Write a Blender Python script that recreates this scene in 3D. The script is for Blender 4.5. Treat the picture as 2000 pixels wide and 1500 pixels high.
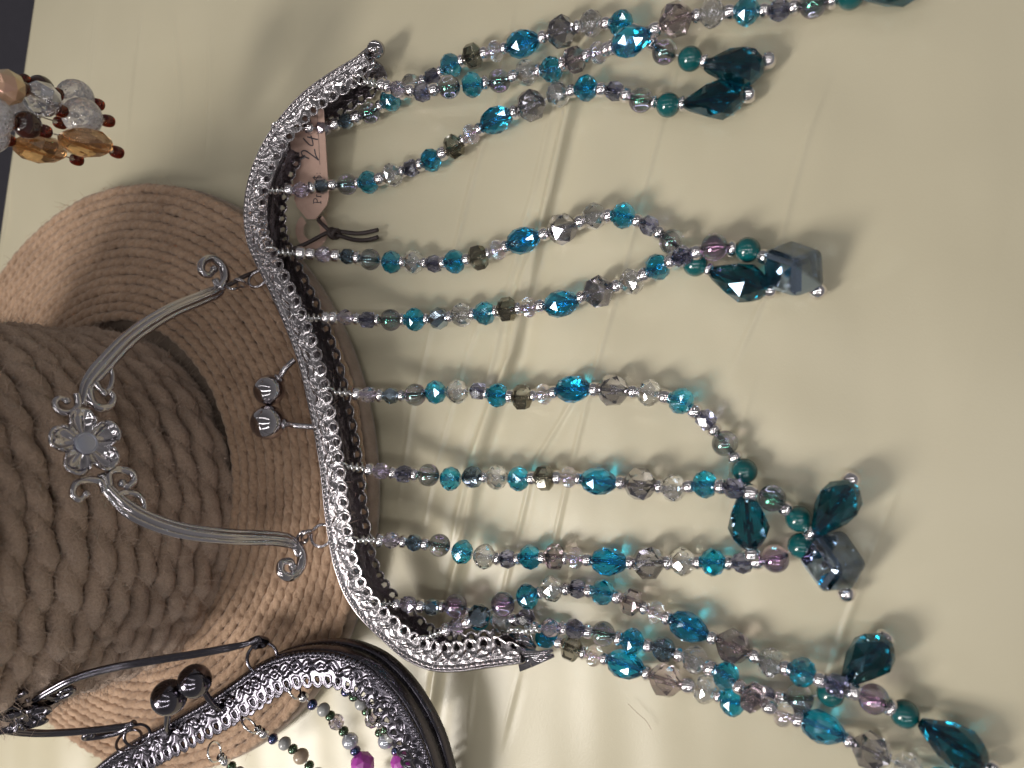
import bpy, bmesh, math, random
import numpy as np
from mathutils import Vector, Matrix, noise

# ------------------------------------------------------------------ scene, camera, world, lamps
for o in list(bpy.data.objects):
    bpy.data.objects.remove(o)
sc = bpy.context.scene
col = sc.collection
random.seed(7)
rng = np.random.default_rng(7)
MM = 0.001
TILT = math.radians(25); FPX = 1500.0; CAMH = 250.0       # lengths in millimetres
ST, CT = math.sin(TILT), math.cos(TILT)

cam_d = bpy.data.cameras.new('camera')
cam = bpy.data.objects.new('camera', cam_d)
col.objects.link(cam)
cam_d.sensor_width = 36; cam_d.lens = 36 * FPX / 2000
cam_d.clip_start = 0.005; cam_d.clip_end = 20
right = Vector((CT, 0, -ST)); up = Vector((0, 1, 0)); back = Vector((ST, 0, CT))
m = Matrix((right, up, back)).transposed().to_4x4()
m.translation = Vector((0, 0, CAMH * MM))
cam.matrix_world = m
cam_d.dof.use_dof = True
cam_d.dof.focus_distance = 0.277
cam_d.dof.aperture_fstop = 9.5
sc.camera = cam

w = bpy.data.worlds.new('World'); sc.world = w; w.use_nodes = True
wn = w.node_tree.nodes; wl = w.node_tree.links
bg = wn['Background']
tc = wn.new('ShaderNodeTexCoord'); sx = wn.new('ShaderNodeSeparateXYZ')
rp = wn.new('ShaderNodeValToRGB')
wl.new(tc.outputs['Generated'], sx.inputs[0]); wl.new(sx.outputs['Z'], rp.inputs[0])
rp.color_ramp.elements[0].position = 0.0; rp.color_ramp.elements[0].color = (0.42, 0.41, 0.41, 1)
rp.color_ramp.elements[1].position = 0.75; rp.color_ramp.elements[1].color = (0.20, 0.195, 0.195, 1)
wl.new(rp.outputs[0], bg.inputs[0]); bg.inputs[1].default_value = 0.38

def lamp(name, loc, target, sx_, sy_, watts, color, spread=180):
    d = bpy.data.lights.new(name, 'AREA'); d.shape = 'RECTANGLE'
    d.size = sx_; d.size_y = sy_; d.energy = watts; d.color = color
    d.spread = math.radians(spread)
    o = bpy.data.objects.new(name, d); col.objects.link(o)
    o.location = loc
    o.rotation_euler = (Vector(target) - Vector(loc)).to_track_quat('-Z', 'Y').to_euler()
    return o
# key lamp, then the strip lights of the hall's ceiling
lamp('key_or_ceiling_light', (-0.66, -0.50, 0.80), (-0.24, -0.09, 0), 0.20, 0.45, 1.10, (1.0, 0.955, 0.89), 62)  # added low key lamp; its narrow beam stands in for shade at upper right
for ix in range(4):
    for iy in range(3):
        lamp('key_or_ceiling_light', (-1.75 + 1.1 * ix, -1.5 + 1.3 * iy, 1.95), (-1.75 + 1.1 * ix + 0.001, -1.5 + 1.3 * iy, 0), 0.026, 0.95, (2.7, 2.3, 1.0)[iy] * (0.7, 1.0, 1.35, 1.7)[ix], (1.0, 0.98, 0.955))

sc.view_settings.view_transform = 'Standard'; sc.view_settings.look = 'None'
sc.view_settings.exposure = 0.4; sc.view_settings.gamma = 1
sc.view_settings.use_curve_mapping = False
sc.render.engine = 'CYCLES'
sc.cycles.use_denoising = True
sc.cycles.max_bounces = 14; sc.cycles.transmission_bounces = 12
sc.cycles.transparent_max_bounces = 16; sc.cycles.glossy_bounces = 6
sc.cycles.sample_clamp_indirect = 10.0
sc.cycles.blur_glossy = 0.1

# ------------------------------------------------------------------ measuring helpers
def W(px, py, z=0.0):
    """point of the photograph at height z (mm)"""
    u = (px - 1000) / FPX; v = -(py - 750) / FPX
    s = (CAMH - z) / (CT + u * ST)
    return Vector(((-ST + u * CT) * s, v * s, z))
def depth(p):
    return -p[0] * ST - (p[2] - CAMH) * CT
def mmpx(p):
    return depth(p) / FPX
def ray(px, py):
    u = (px - 1000) / FPX; v = -(py - 750) / FPX
    return Vector((-ST + u * CT, v, -CT - u * ST))
def on_plane(px, py, a, n):
    d = ray(px, py); o = Vector((0, 0, CAMH))
    return o + d * ((a - o).dot(n) / d.dot(n))

# ------------------------------------------------------------------ materials
def new_mat(name):
    mt = bpy.data.materials.new(name); mt.use_nodes = True
    return mt, mt.node_tree.nodes, mt.node_tree.links, mt.node_tree.nodes['Principled BSDF']
def plain(name, rgb, rough=0.5, metal=0.0, coat=0.0, film=0, spec=0.5):
    mt, n, l, b = new_mat(name)
    b.inputs['Base Color'].default_value = (*rgb, 1); b.inputs['Roughness'].default_value = rough
    b.inputs['Metallic'].default_value = metal; b.inputs['Coat Weight'].default_value = coat
    b.inputs['Specular IOR Level'].default_value = spec
    b.inputs['Coat Roughness'].default_value = 0.03
    if film:
        b.inputs['Thin Film Thickness'].default_value = film; b.inputs['Thin Film IOR'].default_value = 1.9
    return mt
def crystal(name, rgb, clear=0.30, rough=0.01, ior=1.58, film=0, coat_rgb=None, coat=0.0):
    """cut glass: refraction, a share of straight transmission, and (coated beads) a mirror film on one side"""
    mt, n, l, b = new_mat(name)
    b.inputs['Base Color'].default_value = (*rgb, 1); b.inputs['Roughness'].default_value = rough
    b.inputs['Transmission Weight'].default_value = 1; b.inputs['IOR'].default_value = ior
    if film > 1:
        b.inputs['Thin Film Thickness'].default_value = film; b.inputs['Thin Film IOR'].default_value = 2.0
    t = n.new('ShaderNodeBsdfTransparent'); t.inputs[0].default_value = (*rgb, 1)
    mx = n.new('ShaderNodeMixShader'); mx.inputs[0].default_value = clear
    l.new(b.outputs[0], mx.inputs[1]); l.new(t.outputs[0], mx.inputs[2])
    out = n['Material Output']; last = mx.outputs[0]
    if coat_rgb:
        g = n.new('ShaderNodeBsdfPrincipled'); g.inputs['Metallic'].default_value = 1
        g.inputs['Base Color'].default_value = (*coat_rgb, 1); g.inputs['Roughness'].default_value = 0.06
        g.inputs['Thin Film Thickness'].default_value = (film if film > 1 else 0); g.inputs['Thin Film IOR'].default_value = 2.0
        tcn = n.new('ShaderNodeTexCoord'); sp = n.new('ShaderNodeSeparateXYZ')
        rmp = n.new('ShaderNodeValToRGB')
        l.new(tcn.outputs['Object'], sp.inputs[0])
        mp = n.new('ShaderNodeMath'); mp.operation = 'MULTIPLY_ADD'
        mp.inputs[1].default_value = 260; mp.inputs[2].default_value = 0.5
        l.new(sp.outputs['Y'], mp.inputs[0]); l.new(mp.outputs[0], rmp.inputs[0])
        rmp.color_ramp.elements[0].position = 0.35; rmp.color_ramp.elements[0].color = (coat, coat, coat, 1)
        rmp.color_ramp.elements[1].position = 0.65; rmp.color_ramp.elements[1].color = (coat * 0.22,) * 3 + (1,)
        m2 = n.new('ShaderNodeMixShader'); l.new(rmp.outputs[0], m2.inputs[0])
        l.new(last, m2.inputs[1]); l.new(g.outputs[0], m2.inputs[2]); last = m2.outputs[0]
    l.new(last, out.inputs[0])
    return mt
def metal(name, rgb, rough, scale=900):
    mt, n, l, b = new_mat(name)
    b.inputs['Metallic'].default_value = 1; b.inputs['Base Color'].default_value = (*rgb, 1)
    tx = n.new('ShaderNodeTexNoise'); tx.inputs['Scale'].default_value = scale
    tcn = n.new('ShaderNodeTexCoord'); l.new(tcn.outputs['Object'], tx.inputs['Vector'])
    mr = n.new('ShaderNodeMapRange'); mr.inputs['To Min'].default_value = rough * 0.6; mr.inputs['To Max'].default_value = rough * 1.6
    l.new(tx.outputs[0], mr.inputs[0]); l.new(mr.outputs[0], b.inputs['Roughness'])
    return mt
def fibre(name, c1, c2, scale, bump):
    mt, n, l, b = new_mat(name)
    tcn = n.new('ShaderNodeTexCoord')
    tx = n.new('ShaderNodeTexNoise'); tx.inputs['Scale'].default_value = scale; tx.inputs['Detail'].default_value = 8
    tx.inputs['Roughness'].default_value = 0.7
    t2 = n.new('ShaderNodeTexNoise'); t2.inputs['Scale'].default_value = scale * 0.07; t2.inputs['Detail'].default_value = 3
    l.new(tcn.outputs['Object'], tx.inputs['Vector']); l.new(tcn.outputs['Object'], t2.inputs['Vector'])
    ad = n.new('ShaderNodeMix'); ad.inputs[0].default_value = 0.35; l.new(tx.outputs[0], ad.inputs[2]); l.new(t2.outputs[0], ad.inputs[3])
    rm = n.new('ShaderNodeValToRGB'); l.new(ad.outputs[0], rm.inputs[0])
    rm.color_ramp.elements[0].position = 0.30; rm.color_ramp.elements[0].color = (*c1, 1)
    rm.color_ramp.elements[1].position = 0.80; rm.color_ramp.elements[1].color = (*c2, 1)
    l.new(rm.outputs[0], b.inputs['Base Color'])
    b.inputs['Roughness'].default_value = 0.9; b.inputs['Specular IOR Level'].default_value = 0.15
    b.inputs['Sheen Weight'].default_value = 0.25; b.inputs['Sheen Roughness'].default_value = 0.5
    bp = n.new('ShaderNodeBump'); bp.inputs['Strength'].default_value = 0.9; bp.inputs['Distance'].default_value = bump * MM
    l.new(tx.outputs[0], bp.inputs['Height']); l.new(bp.outputs[0], b.inputs['Normal'])
    return mt

M = {}
M['silver'] = metal('silver_plate', (0.52, 0.49, 0.515), 0.10)
M['band'] = metal('silver_band_plate', (0.44, 0.41, 0.425), 0.19)
M['gunband'] = metal('gunmetal_band_plate', (0.095, 0.088, 0.106), 0.22)
M['gun'] = metal('gunmetal_plate', (0.145, 0.135, 0.158), 0.14)
M['wire'] = metal('silver_wire', (0.80, 0.79, 0.80), 0.10)
M['teal'] = crystal('teal_crystal', (0.03, 0.54, 0.78), 0.05, coat_rgb=(0.55, 0.82, 1.0), coat=0.20, film=1)
M['tealoval'] = crystal('teal_oval_crystal', (0.022, 0.49, 0.77), 0.05, coat_rgb=(0.50, 0.78, 1.0), coat=0.20, film=1)
M['clear'] = crystal('clear_crystal', (1.0, 1.0, 1.0), 0.05, coat_rgb=(0.95, 0.95, 1.0), coat=0.46, film=1)
M['lilac'] = crystal('lilac_crystal', (0.95, 0.90, 0.98), 0.08, coat_rgb=(0.90, 0.86, 1.0), coat=0.44, film=1)
M['pebble'] = crystal('clear_pebble_glass', (0.98, 0.97, 0.99), 0.08, film=290, coat_rgb=(0.9, 0.88, 1.0), coat=0.25)
M['slate'] = crystal('slate_crystal', (0.36, 0.37, 0.52), 0.08, rough=0.12)
M['hematite'] = crystal('hematite_crystal', (0.25, 0.33, 0.36), 0.1, coat_rgb=(0.46, 0.56, 0.66), coat=0.75, film=1)
M['smoke'] = crystal('smoke_glass', (0.78, 0.78, 0.83), 0.12, coat_rgb=(0.17, 0.20, 0.24), coat=0.55, film=460)
M['amethyst'] = crystal('amethyst_glass', (0.86, 0.80, 0.90), 0.10, coat_rgb=(0.24, 0.16, 0.32), coat=0.5, film=520)
M['olive'] = crystal('olive_crystal', (0.72, 0.70, 0.64), 0.1, coat_rgb=(0.21, 0.19, 0.14), coat=0.62, film=1)
M['grey'] = crystal('grey_crystal', (0.92, 0.90, 0.92), 0.05, coat_rgb=(0.36, 0.35, 0.41), coat=0.55, film=1)
M['mauve'] = crystal('mauve_crystal', (0.90, 0.82, 0.85), 0.05, coat_rgb=(0.40, 0.34, 0.37), coat=0.42, film=1)
M['green'] = plain('deep_green_stone', (0.003, 0.080, 0.084), 0.05, 0, 0.6)
M['drop'] = crystal('dark_teal_crystal', (0.004, 0.135, 0.20), 0.04, coat_rgb=(0.25, 0.5, 0.65), coat=0.14, film=1)
M['cube'] = crystal('blue_grey_crystal', (0.50, 0.60, 0.72), 0.03, coat_rgb=(0.34, 0.43, 0.55), coat=0.88, film=1)
M['seed'] = crystal('silver_lined_glass', (0.97, 0.95, 0.96), 0.0)
M['lining'] = metal('silver_lining', (0.84, 0.80, 0.82), 0.13)
M['stone'] = plain('set_stone', (0.42, 0.43, 0.52), 0.35, 0.6)
M['thread'] = plain('clear_thread', (0.75, 0.75, 0.76), 0.3)
M['pearl'] = plain('peach_pearl', (0.62, 0.40, 0.27), 0.12, 0.35, 0.6, 400)
M['brown'] = plain('dark_brown_bead', (0.035, 0.010, 0.008), 0.06, 0, 0.6)
M['brownseed'] = crystal('amber_brown_glass', (0.42, 0.10, 0.03), 0.15)
M['amber'] = crystal('amber_crystal', (0.97, 0.66, 0.36), 0.12, coat_rgb=(0.95, 0.72, 0.5), coat=0.25, film=1)
M['silverpearl'] = plain('silver_pearl', (0.45, 0.46, 0.52), 0.18, 0.5, 0.6)
M['blueseed'] = plain('blue_iris_glass', (0.03, 0.06, 0.12), 0.08, 0.6, 0.6, 300)
M['greenseed'] = plain('green_iris_glass', (0.06, 0.065, 0.04), 0.1, 0.6, 0.6, 500)
M['magenta'] = plain('magenta_bead', (0.36, 0.055, 0.33), 0.22, 0, 0.4)
M['greybead'] = plain('grey_glass_bead', (0.27, 0.27, 0.27), 0.2, 0, 0.3)
M['tan'] = plain('tan_stone_bead', (0.30, 0.23, 0.17), 0.2, 0, 0.3)
M['cord'] = plain('dark_cord', (0.028, 0.017, 0.017), 0.6)
M['ink'] = plain('ink', (0.035, 0.03, 0.04), 0.6)
M['jute'] = fibre('jute_twine', (0.22, 0.137, 0.088), (0.60, 0.41, 0.28), 800, 0.6)
M['rope'] = fibre('wool_rope', (0.27, 0.188, 0.138), (0.68, 0.495, 0.375), 1300, 0.9)
M['fuzz'] = fibre('loose_fibre', (0.26, 0.19, 0.15), (0.72, 0.56, 0.45), 420, 0.0)
M['jutefuzz'] = fibre('loose_jute_fibre', (0.25, 0.15, 0.09), (0.60, 0.42, 0.30), 420, 0.0)
M['board'] = fibre('base_board', (0.20, 0.145, 0.11), (0.36, 0.28, 0.22), 300, 0.05)
M['card'] = fibre('kraft_card', (0.44, 0.29, 0.235), (0.52, 0.36, 0.295), 500, 0.02)
# frosted crackle bead
mt, n, l, b = new_mat('crackle_glass')
b.inputs['Base Color'].default_value = (0.90, 0.88, 0.90, 1); b.inputs['Transmission Weight'].default_value = 0.75
b.inputs['Roughness'].default_value = 0.08
vx = n.new('ShaderNodeTexVoronoi'); vx.inputs['Scale'].default_value = 550; vx.feature = 'DISTANCE_TO_EDGE'
tcn = n.new('ShaderNodeTexCoord'); l.new(tcn.outputs['Object'], vx.inputs['Vector'])
bp = n.new('ShaderNodeBump'); bp.inputs['Distance'].default_value = 0.0008; bp.inputs['Strength'].default_value = 1
l.new(vx.outputs['Distance'], bp.inputs['Height']); l.new(bp.outputs[0], b.inputs['Normal'])
M['crackle'] = mt
# table cloth
mt, n, l, b = new_mat('cream_table_cloth')
tcn = n.new('ShaderNodeTexCoord')
t1 = n.new('ShaderNodeTexNoise'); t1.inputs['Scale'].default_value = 9; t1.inputs['Detail'].default_value = 4
l.new(tcn.outputs['Object'], t1.inputs['Vector'])
rm = n.new('ShaderNodeValToRGB'); l.new(t1.outputs[0], rm.inputs[0])
rm.color_ramp.elements[0].position = 0.3; rm.color_ramp.elements[0].color = (0.432, 0.388, 0.278, 1)
rm.color_ramp.elements[1].position = 0.7; rm.color_ramp.elements[1].color = (0.488, 0.442, 0.324, 1)
l.new(rm.outputs[0], b.inputs['Base Color'])
b.inputs['Roughness'].default_value = 0.36; b.inputs['Specular IOR Level'].default_value = 0.45
t2 = n.new('ShaderNodeTexNoise'); t2.inputs['Scale'].default_value = 1500; t2.inputs['Detail'].default_value = 2
l.new(tcn.outputs['Object'], t2.inputs['Vector'])
bp = n.new('ShaderNodeBump'); bp.inputs['Distance'].default_value = 0.00006; bp.inputs['Strength'].default_value = 0.6
l.new(t2.outputs[0], bp.inputs['Height']); l.new(bp.outputs[0], b.inputs['Normal'])
M['cloth'] = mt
M['floor'] = fibre('hall_floor', (0.060, 0.055, 0.072), (0.10, 0.092, 0.115), 60, 0.2)

# ------------------------------------------------------------------ object helpers
WL = {}                                                    # world position (mm) of parents
def link(name, data, parent=None, loc=(0, 0, 0), rot=None):
    o = bpy.data.objects.new(name, data); col.objects.link(o)
    loc = Vector(loc)
    WL[o] = loc
    if parent:
        o.parent = parent
        o.location = (loc - WL[parent]) * MM
    else:
        o.location = loc * MM
    if rot is not None:
        o.rotation_mode = 'QUATERNION'; o.rotation_quaternion = rot
    return o
def thing(name, label, cat, loc, group=None):
    o = link(name, None, None, loc)
    o.empty_display_size = 0.01
    o['label'] = label; o['category'] = cat
    if group: o['group'] = group
    return o
def mesh_obj(name, verts, faces, mat, parent=None, smooth=True, origin=None):
    """verts in mm, world; origin given = where the object's own origin sits"""
    v = np.asarray(verts, dtype=np.float64).reshape(-1, 3)
    if origin is None:
        origin = Vector(v.mean(axis=0))
    me = bpy.data.meshes.new(name)
    vv = (v - np.array(origin)) * MM
    me.from_pydata([tuple(p) for p in vv], [], faces)
    me.materials.append(M[mat])
    if smooth: me.polygons.foreach_set('use_smooth', [True] * len(me.polygons))
    me.update()
    return link(name, me, parent, origin)
def grid_faces(nu, nv, cu=False, cv=False, off=0):
    f = []
    for i in range(nu if cu else nu - 1):
        for j in range(nv if cv else nv - 1):
            a = i * nv + j; b_ = ((i + 1) % nu) * nv + j
            c = ((i + 1) % nu) * nv + (j + 1) % nv; d = i * nv + (j + 1) % nv
            f.append((off + a, off + b_, off + c, off + d))
    return f
class MB:
    def __init__(self): self.v = []; self.f = []
    def add(self, v, f):
        o = len(self.v); self.v.extend([tuple(p) for p in v]); self.f.extend([tuple(o + i for i in q) for q in f])
    def build(self, name, mat, parent=None, smooth=True, origin=None):
        return mesh_obj(name, self.v, self.f, mat, parent, smooth, origin)
def frames(pts, closed=False, upv=(0, 0, 1)):
    n = len(pts); out = []
    for i in range(n):
        a = pts[(i - 1) % n] if (closed or i > 0) else pts[0]
        c = pts[(i + 1) % n] if (closed or i < n - 1) else pts[-1]
        t = (c - a).normalized()
        u = Vector(upv); s = t.cross(u)
        if s.length < 1e-3: s = t.cross(Vector((1, 0, 0)))
        s.normalize(); u = s.cross(t).normalized()
        out.append((t, s, u))
    return out
def tube(mb, pts, r, ns=8, closed=False, upv=(0, 0, 1), caps=True, sq=1.0):
    """r: number or list of radii"""
    pts = [Vector(p) for p in pts]; n = len(pts)
    rr = r if isinstance(r, (list, tuple)) else [r] * n
    v = []
    for i, (t, s, u) in enumerate(frames(pts, closed, upv)):
        for k in range(ns):
            a = 2 * math.pi * k / ns
            v.append(pts[i] + s * (math.cos(a) * rr[i]) + u * (math.sin(a) * rr[i] * sq))
    f = grid_faces(n, ns, closed, True)
    if caps and not closed:
        f.append(tuple(range(ns))); f.append(tuple((n - 1) * ns + k for k in reversed(range(ns))))
    mb.add(v, f)
def spline(pts, per=8, closed=False):
    pts = [Vector(p) for p in pts]; n = len(pts); out = []
    for i in range(n if closed else n - 1):
        g = lambda k: pts[k % n] if closed else pts[min(max(k, 0), n - 1)]
        p0, p1, p2, p3 = g(i - 1), g(i), g(i + 1), g(i + 2)
        for k in range(per):
            t = k / per
            out.append(0.5 * ((2 * p1) + (p2 - p0) * t + (2 * p0 - 5 * p1 + 4 * p2 - p3) * t * t + (3 * p1 - p0 - 3 * p2 + p3) * t ** 3))
    if not closed: out.append(pts[-1])
    return out
def resample(pts, step):
    L = [0]
    for a, b_ in zip(pts, pts[1:]): L.append(L[-1] + (b_ - a).length)
    n = max(2, int(L[-1] / step)); out = []; j = 0
    for i in range(n + 1):
        s = L[-1] * i / n
        while j < len(L) - 2 and L[j + 1] < s: j += 1
        t = (s - L[j]) / max(1e-9, L[j + 1] - L[j])
        out.append(pts[j].lerp(pts[j + 1], min(1, t)))
    return out, L[-1]
def torus(mb, c, nrm, R, r, nu=28, nv=8, ry=None):
    nrm = Vector(nrm).normalized(); a = nrm.orthogonal().normalized(); b_ = nrm.cross(a)
    ry = ry or R
    tube(mb, [Vector(c) + a * (R * math.cos(2 * math.pi * i / nu)) + b_ * (ry * math.sin(2 * math.pi * i / nu)) for i in range(nu)], r, nv, True, nrm)
def ball(mb, c, r, nu=24, nv=14, sz=(1, 1, 1)):
    v = []
    for i in range(nv + 1):
        a = math.pi * i / nv
        for k in range(nu):
            b_ = 2 * math.pi * k / nu
            v.append(Vector(c) + Vector((r * sz[0] * math.sin(a) * math.cos(b_), r * sz[1] * math.sin(a) * math.sin(b_), r * sz[2] * math.cos(a))))
    mb.add(v, grid_faces(nv + 1, nu, False, True))

# ------------------------------------------------------------------ setting: floor, table, cloth
EDGE_A, EDGE_B = W(65, 0), W(0, 450)                       # far edge of the table
ev = (EDGE_B - EDGE_A).normalized()
def edge_x(y): return EDGE_A.x + ev.x / ev.y * (y - EDGE_A.y)
fl = MB(); fl.add([(-4000, -4000, -740), (4000, -4000, -740), (4000, 4000, -740), (-4000, 4000, -740)], [(0, 1, 2, 3)])
o = fl.build('floor', 'floor'); o['kind'] = 'structure'; o['label'] = 'dark grey hall floor below the table'

CREASES = [  # (height mm, half width mm, points in the photograph)
    (0.30, 0.7, [(1003, 0), (965, 190), (910, 380), (868, 560)]),
    (0.26, 0.7, [(1123, -10), (1112, 70), (1040, 370), (1018, 440), (955, 725), (930, 820)]),
    (0.85, 1.6, [(1170, -20), (1120, 190), (1075, 370), (1055, 440), (1018, 545), (985, 730), (935, 880), (905, 1050), (878, 1160), (845, 1330), (815, 1520)]),
    (0.60, 1.2, [(1140, 60), (1060, 430), (1000, 690), (965, 760), (912, 920), (880, 1080)]),
    (0.22, 0.6, [(1330, 90), (1250, 380), (1240, 430), (1160, 725), (1120, 880), (1075, 1075), (1040, 1200)]),
    (0.22, 0.6, [(1165, 700), (1040, 905), (1000, 1070), (960, 1250)]),
    (0.20, 0.7, [(1625, 130), (1580, 250), (1545, 375), (1500, 560), (1420, 740)]),
    (0.25, 0.8, [(1765, 920), (1650, 1225), (1590, 1420)]),
    (0.22, 0.6, [(925, 1300), (905, 1480)]), (0.18, 0.6, [(1015, 1300), (970, 1480)]),
    (0.20, 0.7, [(855, 560), (800, 800), (770, 1000)]),
    (0.16, 0.6, [(950, 570), (900, 720), (850, 900), (820, 1050)]),
    (0.16, 0.7, [(1480, 720), (1430, 880), (1400, 1010)]),
    (0.20, 0.7, [(270, 0), (255, 120), (240, 300)]), (0.18, 1.0, [(180, 0), (165, 150), (150, 330)]), (0.16, 1.0, [(330, 10), (345, 200), (330, 330)]),
    (0.18, 1.2, [(410, 30), (400, 200), (395, 330)]),
]
def cloth():
    gx = np.concatenate([np.linspace(-0, 1, 640)])
    ys = np.concatenate([np.linspace(-420, -212, 14, endpoint=False), np.linspace(-212, 212, 380), np.linspace(226, 420, 14)])
    xr = np.concatenate([np.linspace(0, 455, 640), np.linspace(470, 640, 14)])
    ny, nx = len(ys), len(xr)
    X = np.zeros((ny, nx)); Y = np.zeros((ny, nx))
    ex = np.array([edge_x(y) for y in ys])
    X[:] = ex[:, None] + xr[None, :]; Y[:] = ys[:, None]
    Z = np.zeros_like(X)
    for amp, hw, pts in CREASES:
        pl = [W(*p) for p in pts]
        best = np.full(X.shape, 1e9); sgn = np.zeros(X.shape); along = np.zeros(X.shape); acc = 0
        tot = sum((b_ - a).length for a, b_ in zip(pl, pl[1:]))
        for a, b_ in zip(pl, pl[1:]):
            dx, dy = b_.x - a.x, b_.y - a.y; L = math.hypot(dx, dy)
            t = np.clip(((X - a.x) * dx + (Y - a.y) * dy) / (L * L), 0, 1)
            px, py = X - a.x - t * dx, Y - a.y - t * dy
            d = np.hypot(px, py); k = d < best
            best[k] = d[k]; sgn[k] = np.sign((px * dy - py * dx)[k]); along[k] = (acc + t * L)[k]; acc += L
        fade = np.clip(np.minimum(along, tot - along) / 14.0, 0, 1)
        s = best * sgn
        hw = hw * 1.25; amp = amp * 2.2
        Z += fade * amp * (np.exp(-(s / hw) ** 2) + 0.35 * np.exp(-((s - 3.2 * hw) / (3.5 * hw)) ** 2) - 0.25 * np.exp(-((s + 2.6 * hw) / (2.0 * hw)) ** 2))
    # long soft undulations of the film, mostly running with the creases
    for k in range(26):
        th = rng.uniform(-0.25, 0.55) if k < 18 else rng.uniform(0, math.pi)
        lam = rng.uniform(14, 70); ph = rng.uniform(0, 6.28)
        u = X * math.cos(th) + Y * math.sin(th); v_ = -X * math.sin(th) + Y * math.cos(th)
        env = 0.5 + 0.5 * np.sin(v_ / rng.uniform(40, 110) + rng.uniform(0, 6.28))
        Z += 0.0034 * lam * env * np.sin(2 * math.pi * u / lam + ph + 0.8 * np.sin(v_ / rng.uniform(30, 60)))
    Z -= Z.max() * 0.5
    Z = np.minimum(Z, 1.3)
    # the hem turns down over the table's far edge
    rows = [(-0.8, -1.2), (-1.2, -4), (-1.3, -30), (-1.5, -90)]
    V = []
    pre = np.zeros((ny, 4, 3))
    for j, (dx, dz) in enumerate(reversed(rows)):
        pre[:, j, 0] = ex + dx; pre[:, j, 1] = ys; pre[:, j, 2] = dz
    full = np.concatenate([pre, np.stack([X, Y, Z], 2)], 1)
    nx2 = nx + 4
    me = bpy.data.meshes.new('table_cloth')
    idx = np.arange(ny * nx2).reshape(ny, nx2)
    q = np.stack([idx[:-1, :-1], idx[:-1, 1:], idx[1:, 1:], idx[1:, :-1]], -1).reshape(-1, 4)
    me.vertices.add(ny * nx2); me.vertices.foreach_set('co', (full.reshape(-1) * MM))
    me.loops.add(q.size); me.loops.foreach_set('vertex_index', q.reshape(-1).astype(np.int32))
    me.polygons.add(len(q)); me.polygons.foreach_set('loop_start', np.arange(0, q.size, 4, dtype=np.int32))
    me.polygons.foreach_set('use_smooth', np.ones(len(q), dtype=bool))
    me.update(calc_edges=True); me.validate()
    me.materials.append(M['cloth'])
    o = link('table_cloth', me)
    o['kind'] = 'structure'; o['label'] = 'cream creased satin cloth covering the table'
cloth()
tb = MB()
xa, xb = edge_x(420) + 3, edge_x(-420) + 3
tb.add([(xa, 418, -7), (xb, -418, -7), (245, -418, -7), (245, 418, -7), (xa, 418, -32), (xb, -418, -32), (245, -418, -32), (245, 418, -32)],
       [(0, 1, 2, 3), (7, 6, 5, 4), (0, 4, 5, 1), (1, 5, 6, 2), (2, 6, 7, 3), (3, 7, 4, 0)])
for lx, ly in ((-330, 330), (-330, -330), (200, 330), (200, -330)):
    tb.add([(lx + a * 20, ly + b_ * 20, z) for z in (-31, -739) for a, b_ in ((-1, -1), (1, -1), (1, 1), (-1, 1))],
           [(0, 1, 2, 3), (7, 6, 5, 4), (0, 4, 5, 1), (1, 5, 6, 2), (2, 6, 7, 3), (3, 7, 4, 0)])
o = tb.build('table', 'board', smooth=False); o['kind'] = 'structure'; o['label'] = 'plain table under the cream cloth'

# ------------------------------------------------------------------ jute stand
SC = Vector((-303, -41.5, 0)); CC = Vector((-309, -52, 0))
RB = 131.0
stand = thing('jute_hat', 'brown jute hat with wide ringed brim and thick fuzzy rope crown', 'hat', SC)
def lathe(profile, c, n=96):
    v = []; 
    for k in range(n):
        a = 2 * math.pi * k / n
        for r, z in profile: v.append((c.x + r * math.cos(a), c.y + r * math.sin(a), z))
    return v, grid_faces(n, len(profile), True, False)
mb = MB(); mb.add(*lathe([(0.01, 1.4), (RB - 1.0, 1.4), (RB, 2.0), (RB + 0.3, 4.5), (RB, 7.2), (RB - 1.2, 8.0), (60, 8.6), (0.01, 8.6)], SC, 160))
mb.build('brim', 'board', stand)
PLY = []
def rope_ring(mb, c, R, z, rr, nply, twist, segs, phase, ns=7, wob=0.0, sq=1.0, seed=0, offk=0.45, plyk=0.66, yarns=0):
    for p in range(nply):
        V = []
        for i in range(segs):
            a = 2 * math.pi * i / segs
            ca, sa = math.cos(a), math.sin(a)
            nz = noise.noise(Vector((ca * R / 22 + seed, sa * R / 22, seed * 3.1)))
            nr = noise.noise(Vector((ca * R / 9 + seed * 2, sa * R / 9, seed + 5)))
            n2 = noise.noise(Vector((ca * R / 5 + seed * 2, sa * R / 5, seed + 9 + 3 * p)))
            ph = phase + 2 * math.pi * p / nply + twist * a + 0.9 * nr
            off = rr * offk
            R2 = R + off * math.cos(ph) + wob * nr
            zc_ = z + off * sq * math.sin(ph) + wob * nz
            rad = rr * (plyk + 0.12 * n2)
            for k in range(ns):
                b_ = 2 * math.pi * k / ns
                r_ = rad
                if yarns:
                    r_ *= 1 + 0.20 * abs(math.sin(yarns * 0.5 * (b_ - ph * 1.6))) - 0.10 + 0.08 * noise.noise(Vector((a * 60, b_ * 2, seed + p)))
                rx = R2 + r_ * math.cos(b_)
                V.append((c.x + rx * ca, c.y + rx * sa, zc_ + r_ * math.sin(b_)))
        mb.add(V, [tuple(reversed(q)) for q in grid_faces(segs, ns, True, True)])
        if yarns: PLY.append((np.array(V).reshape(segs, ns, 3), c))
R = RB - 2.6; k = 0
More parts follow.
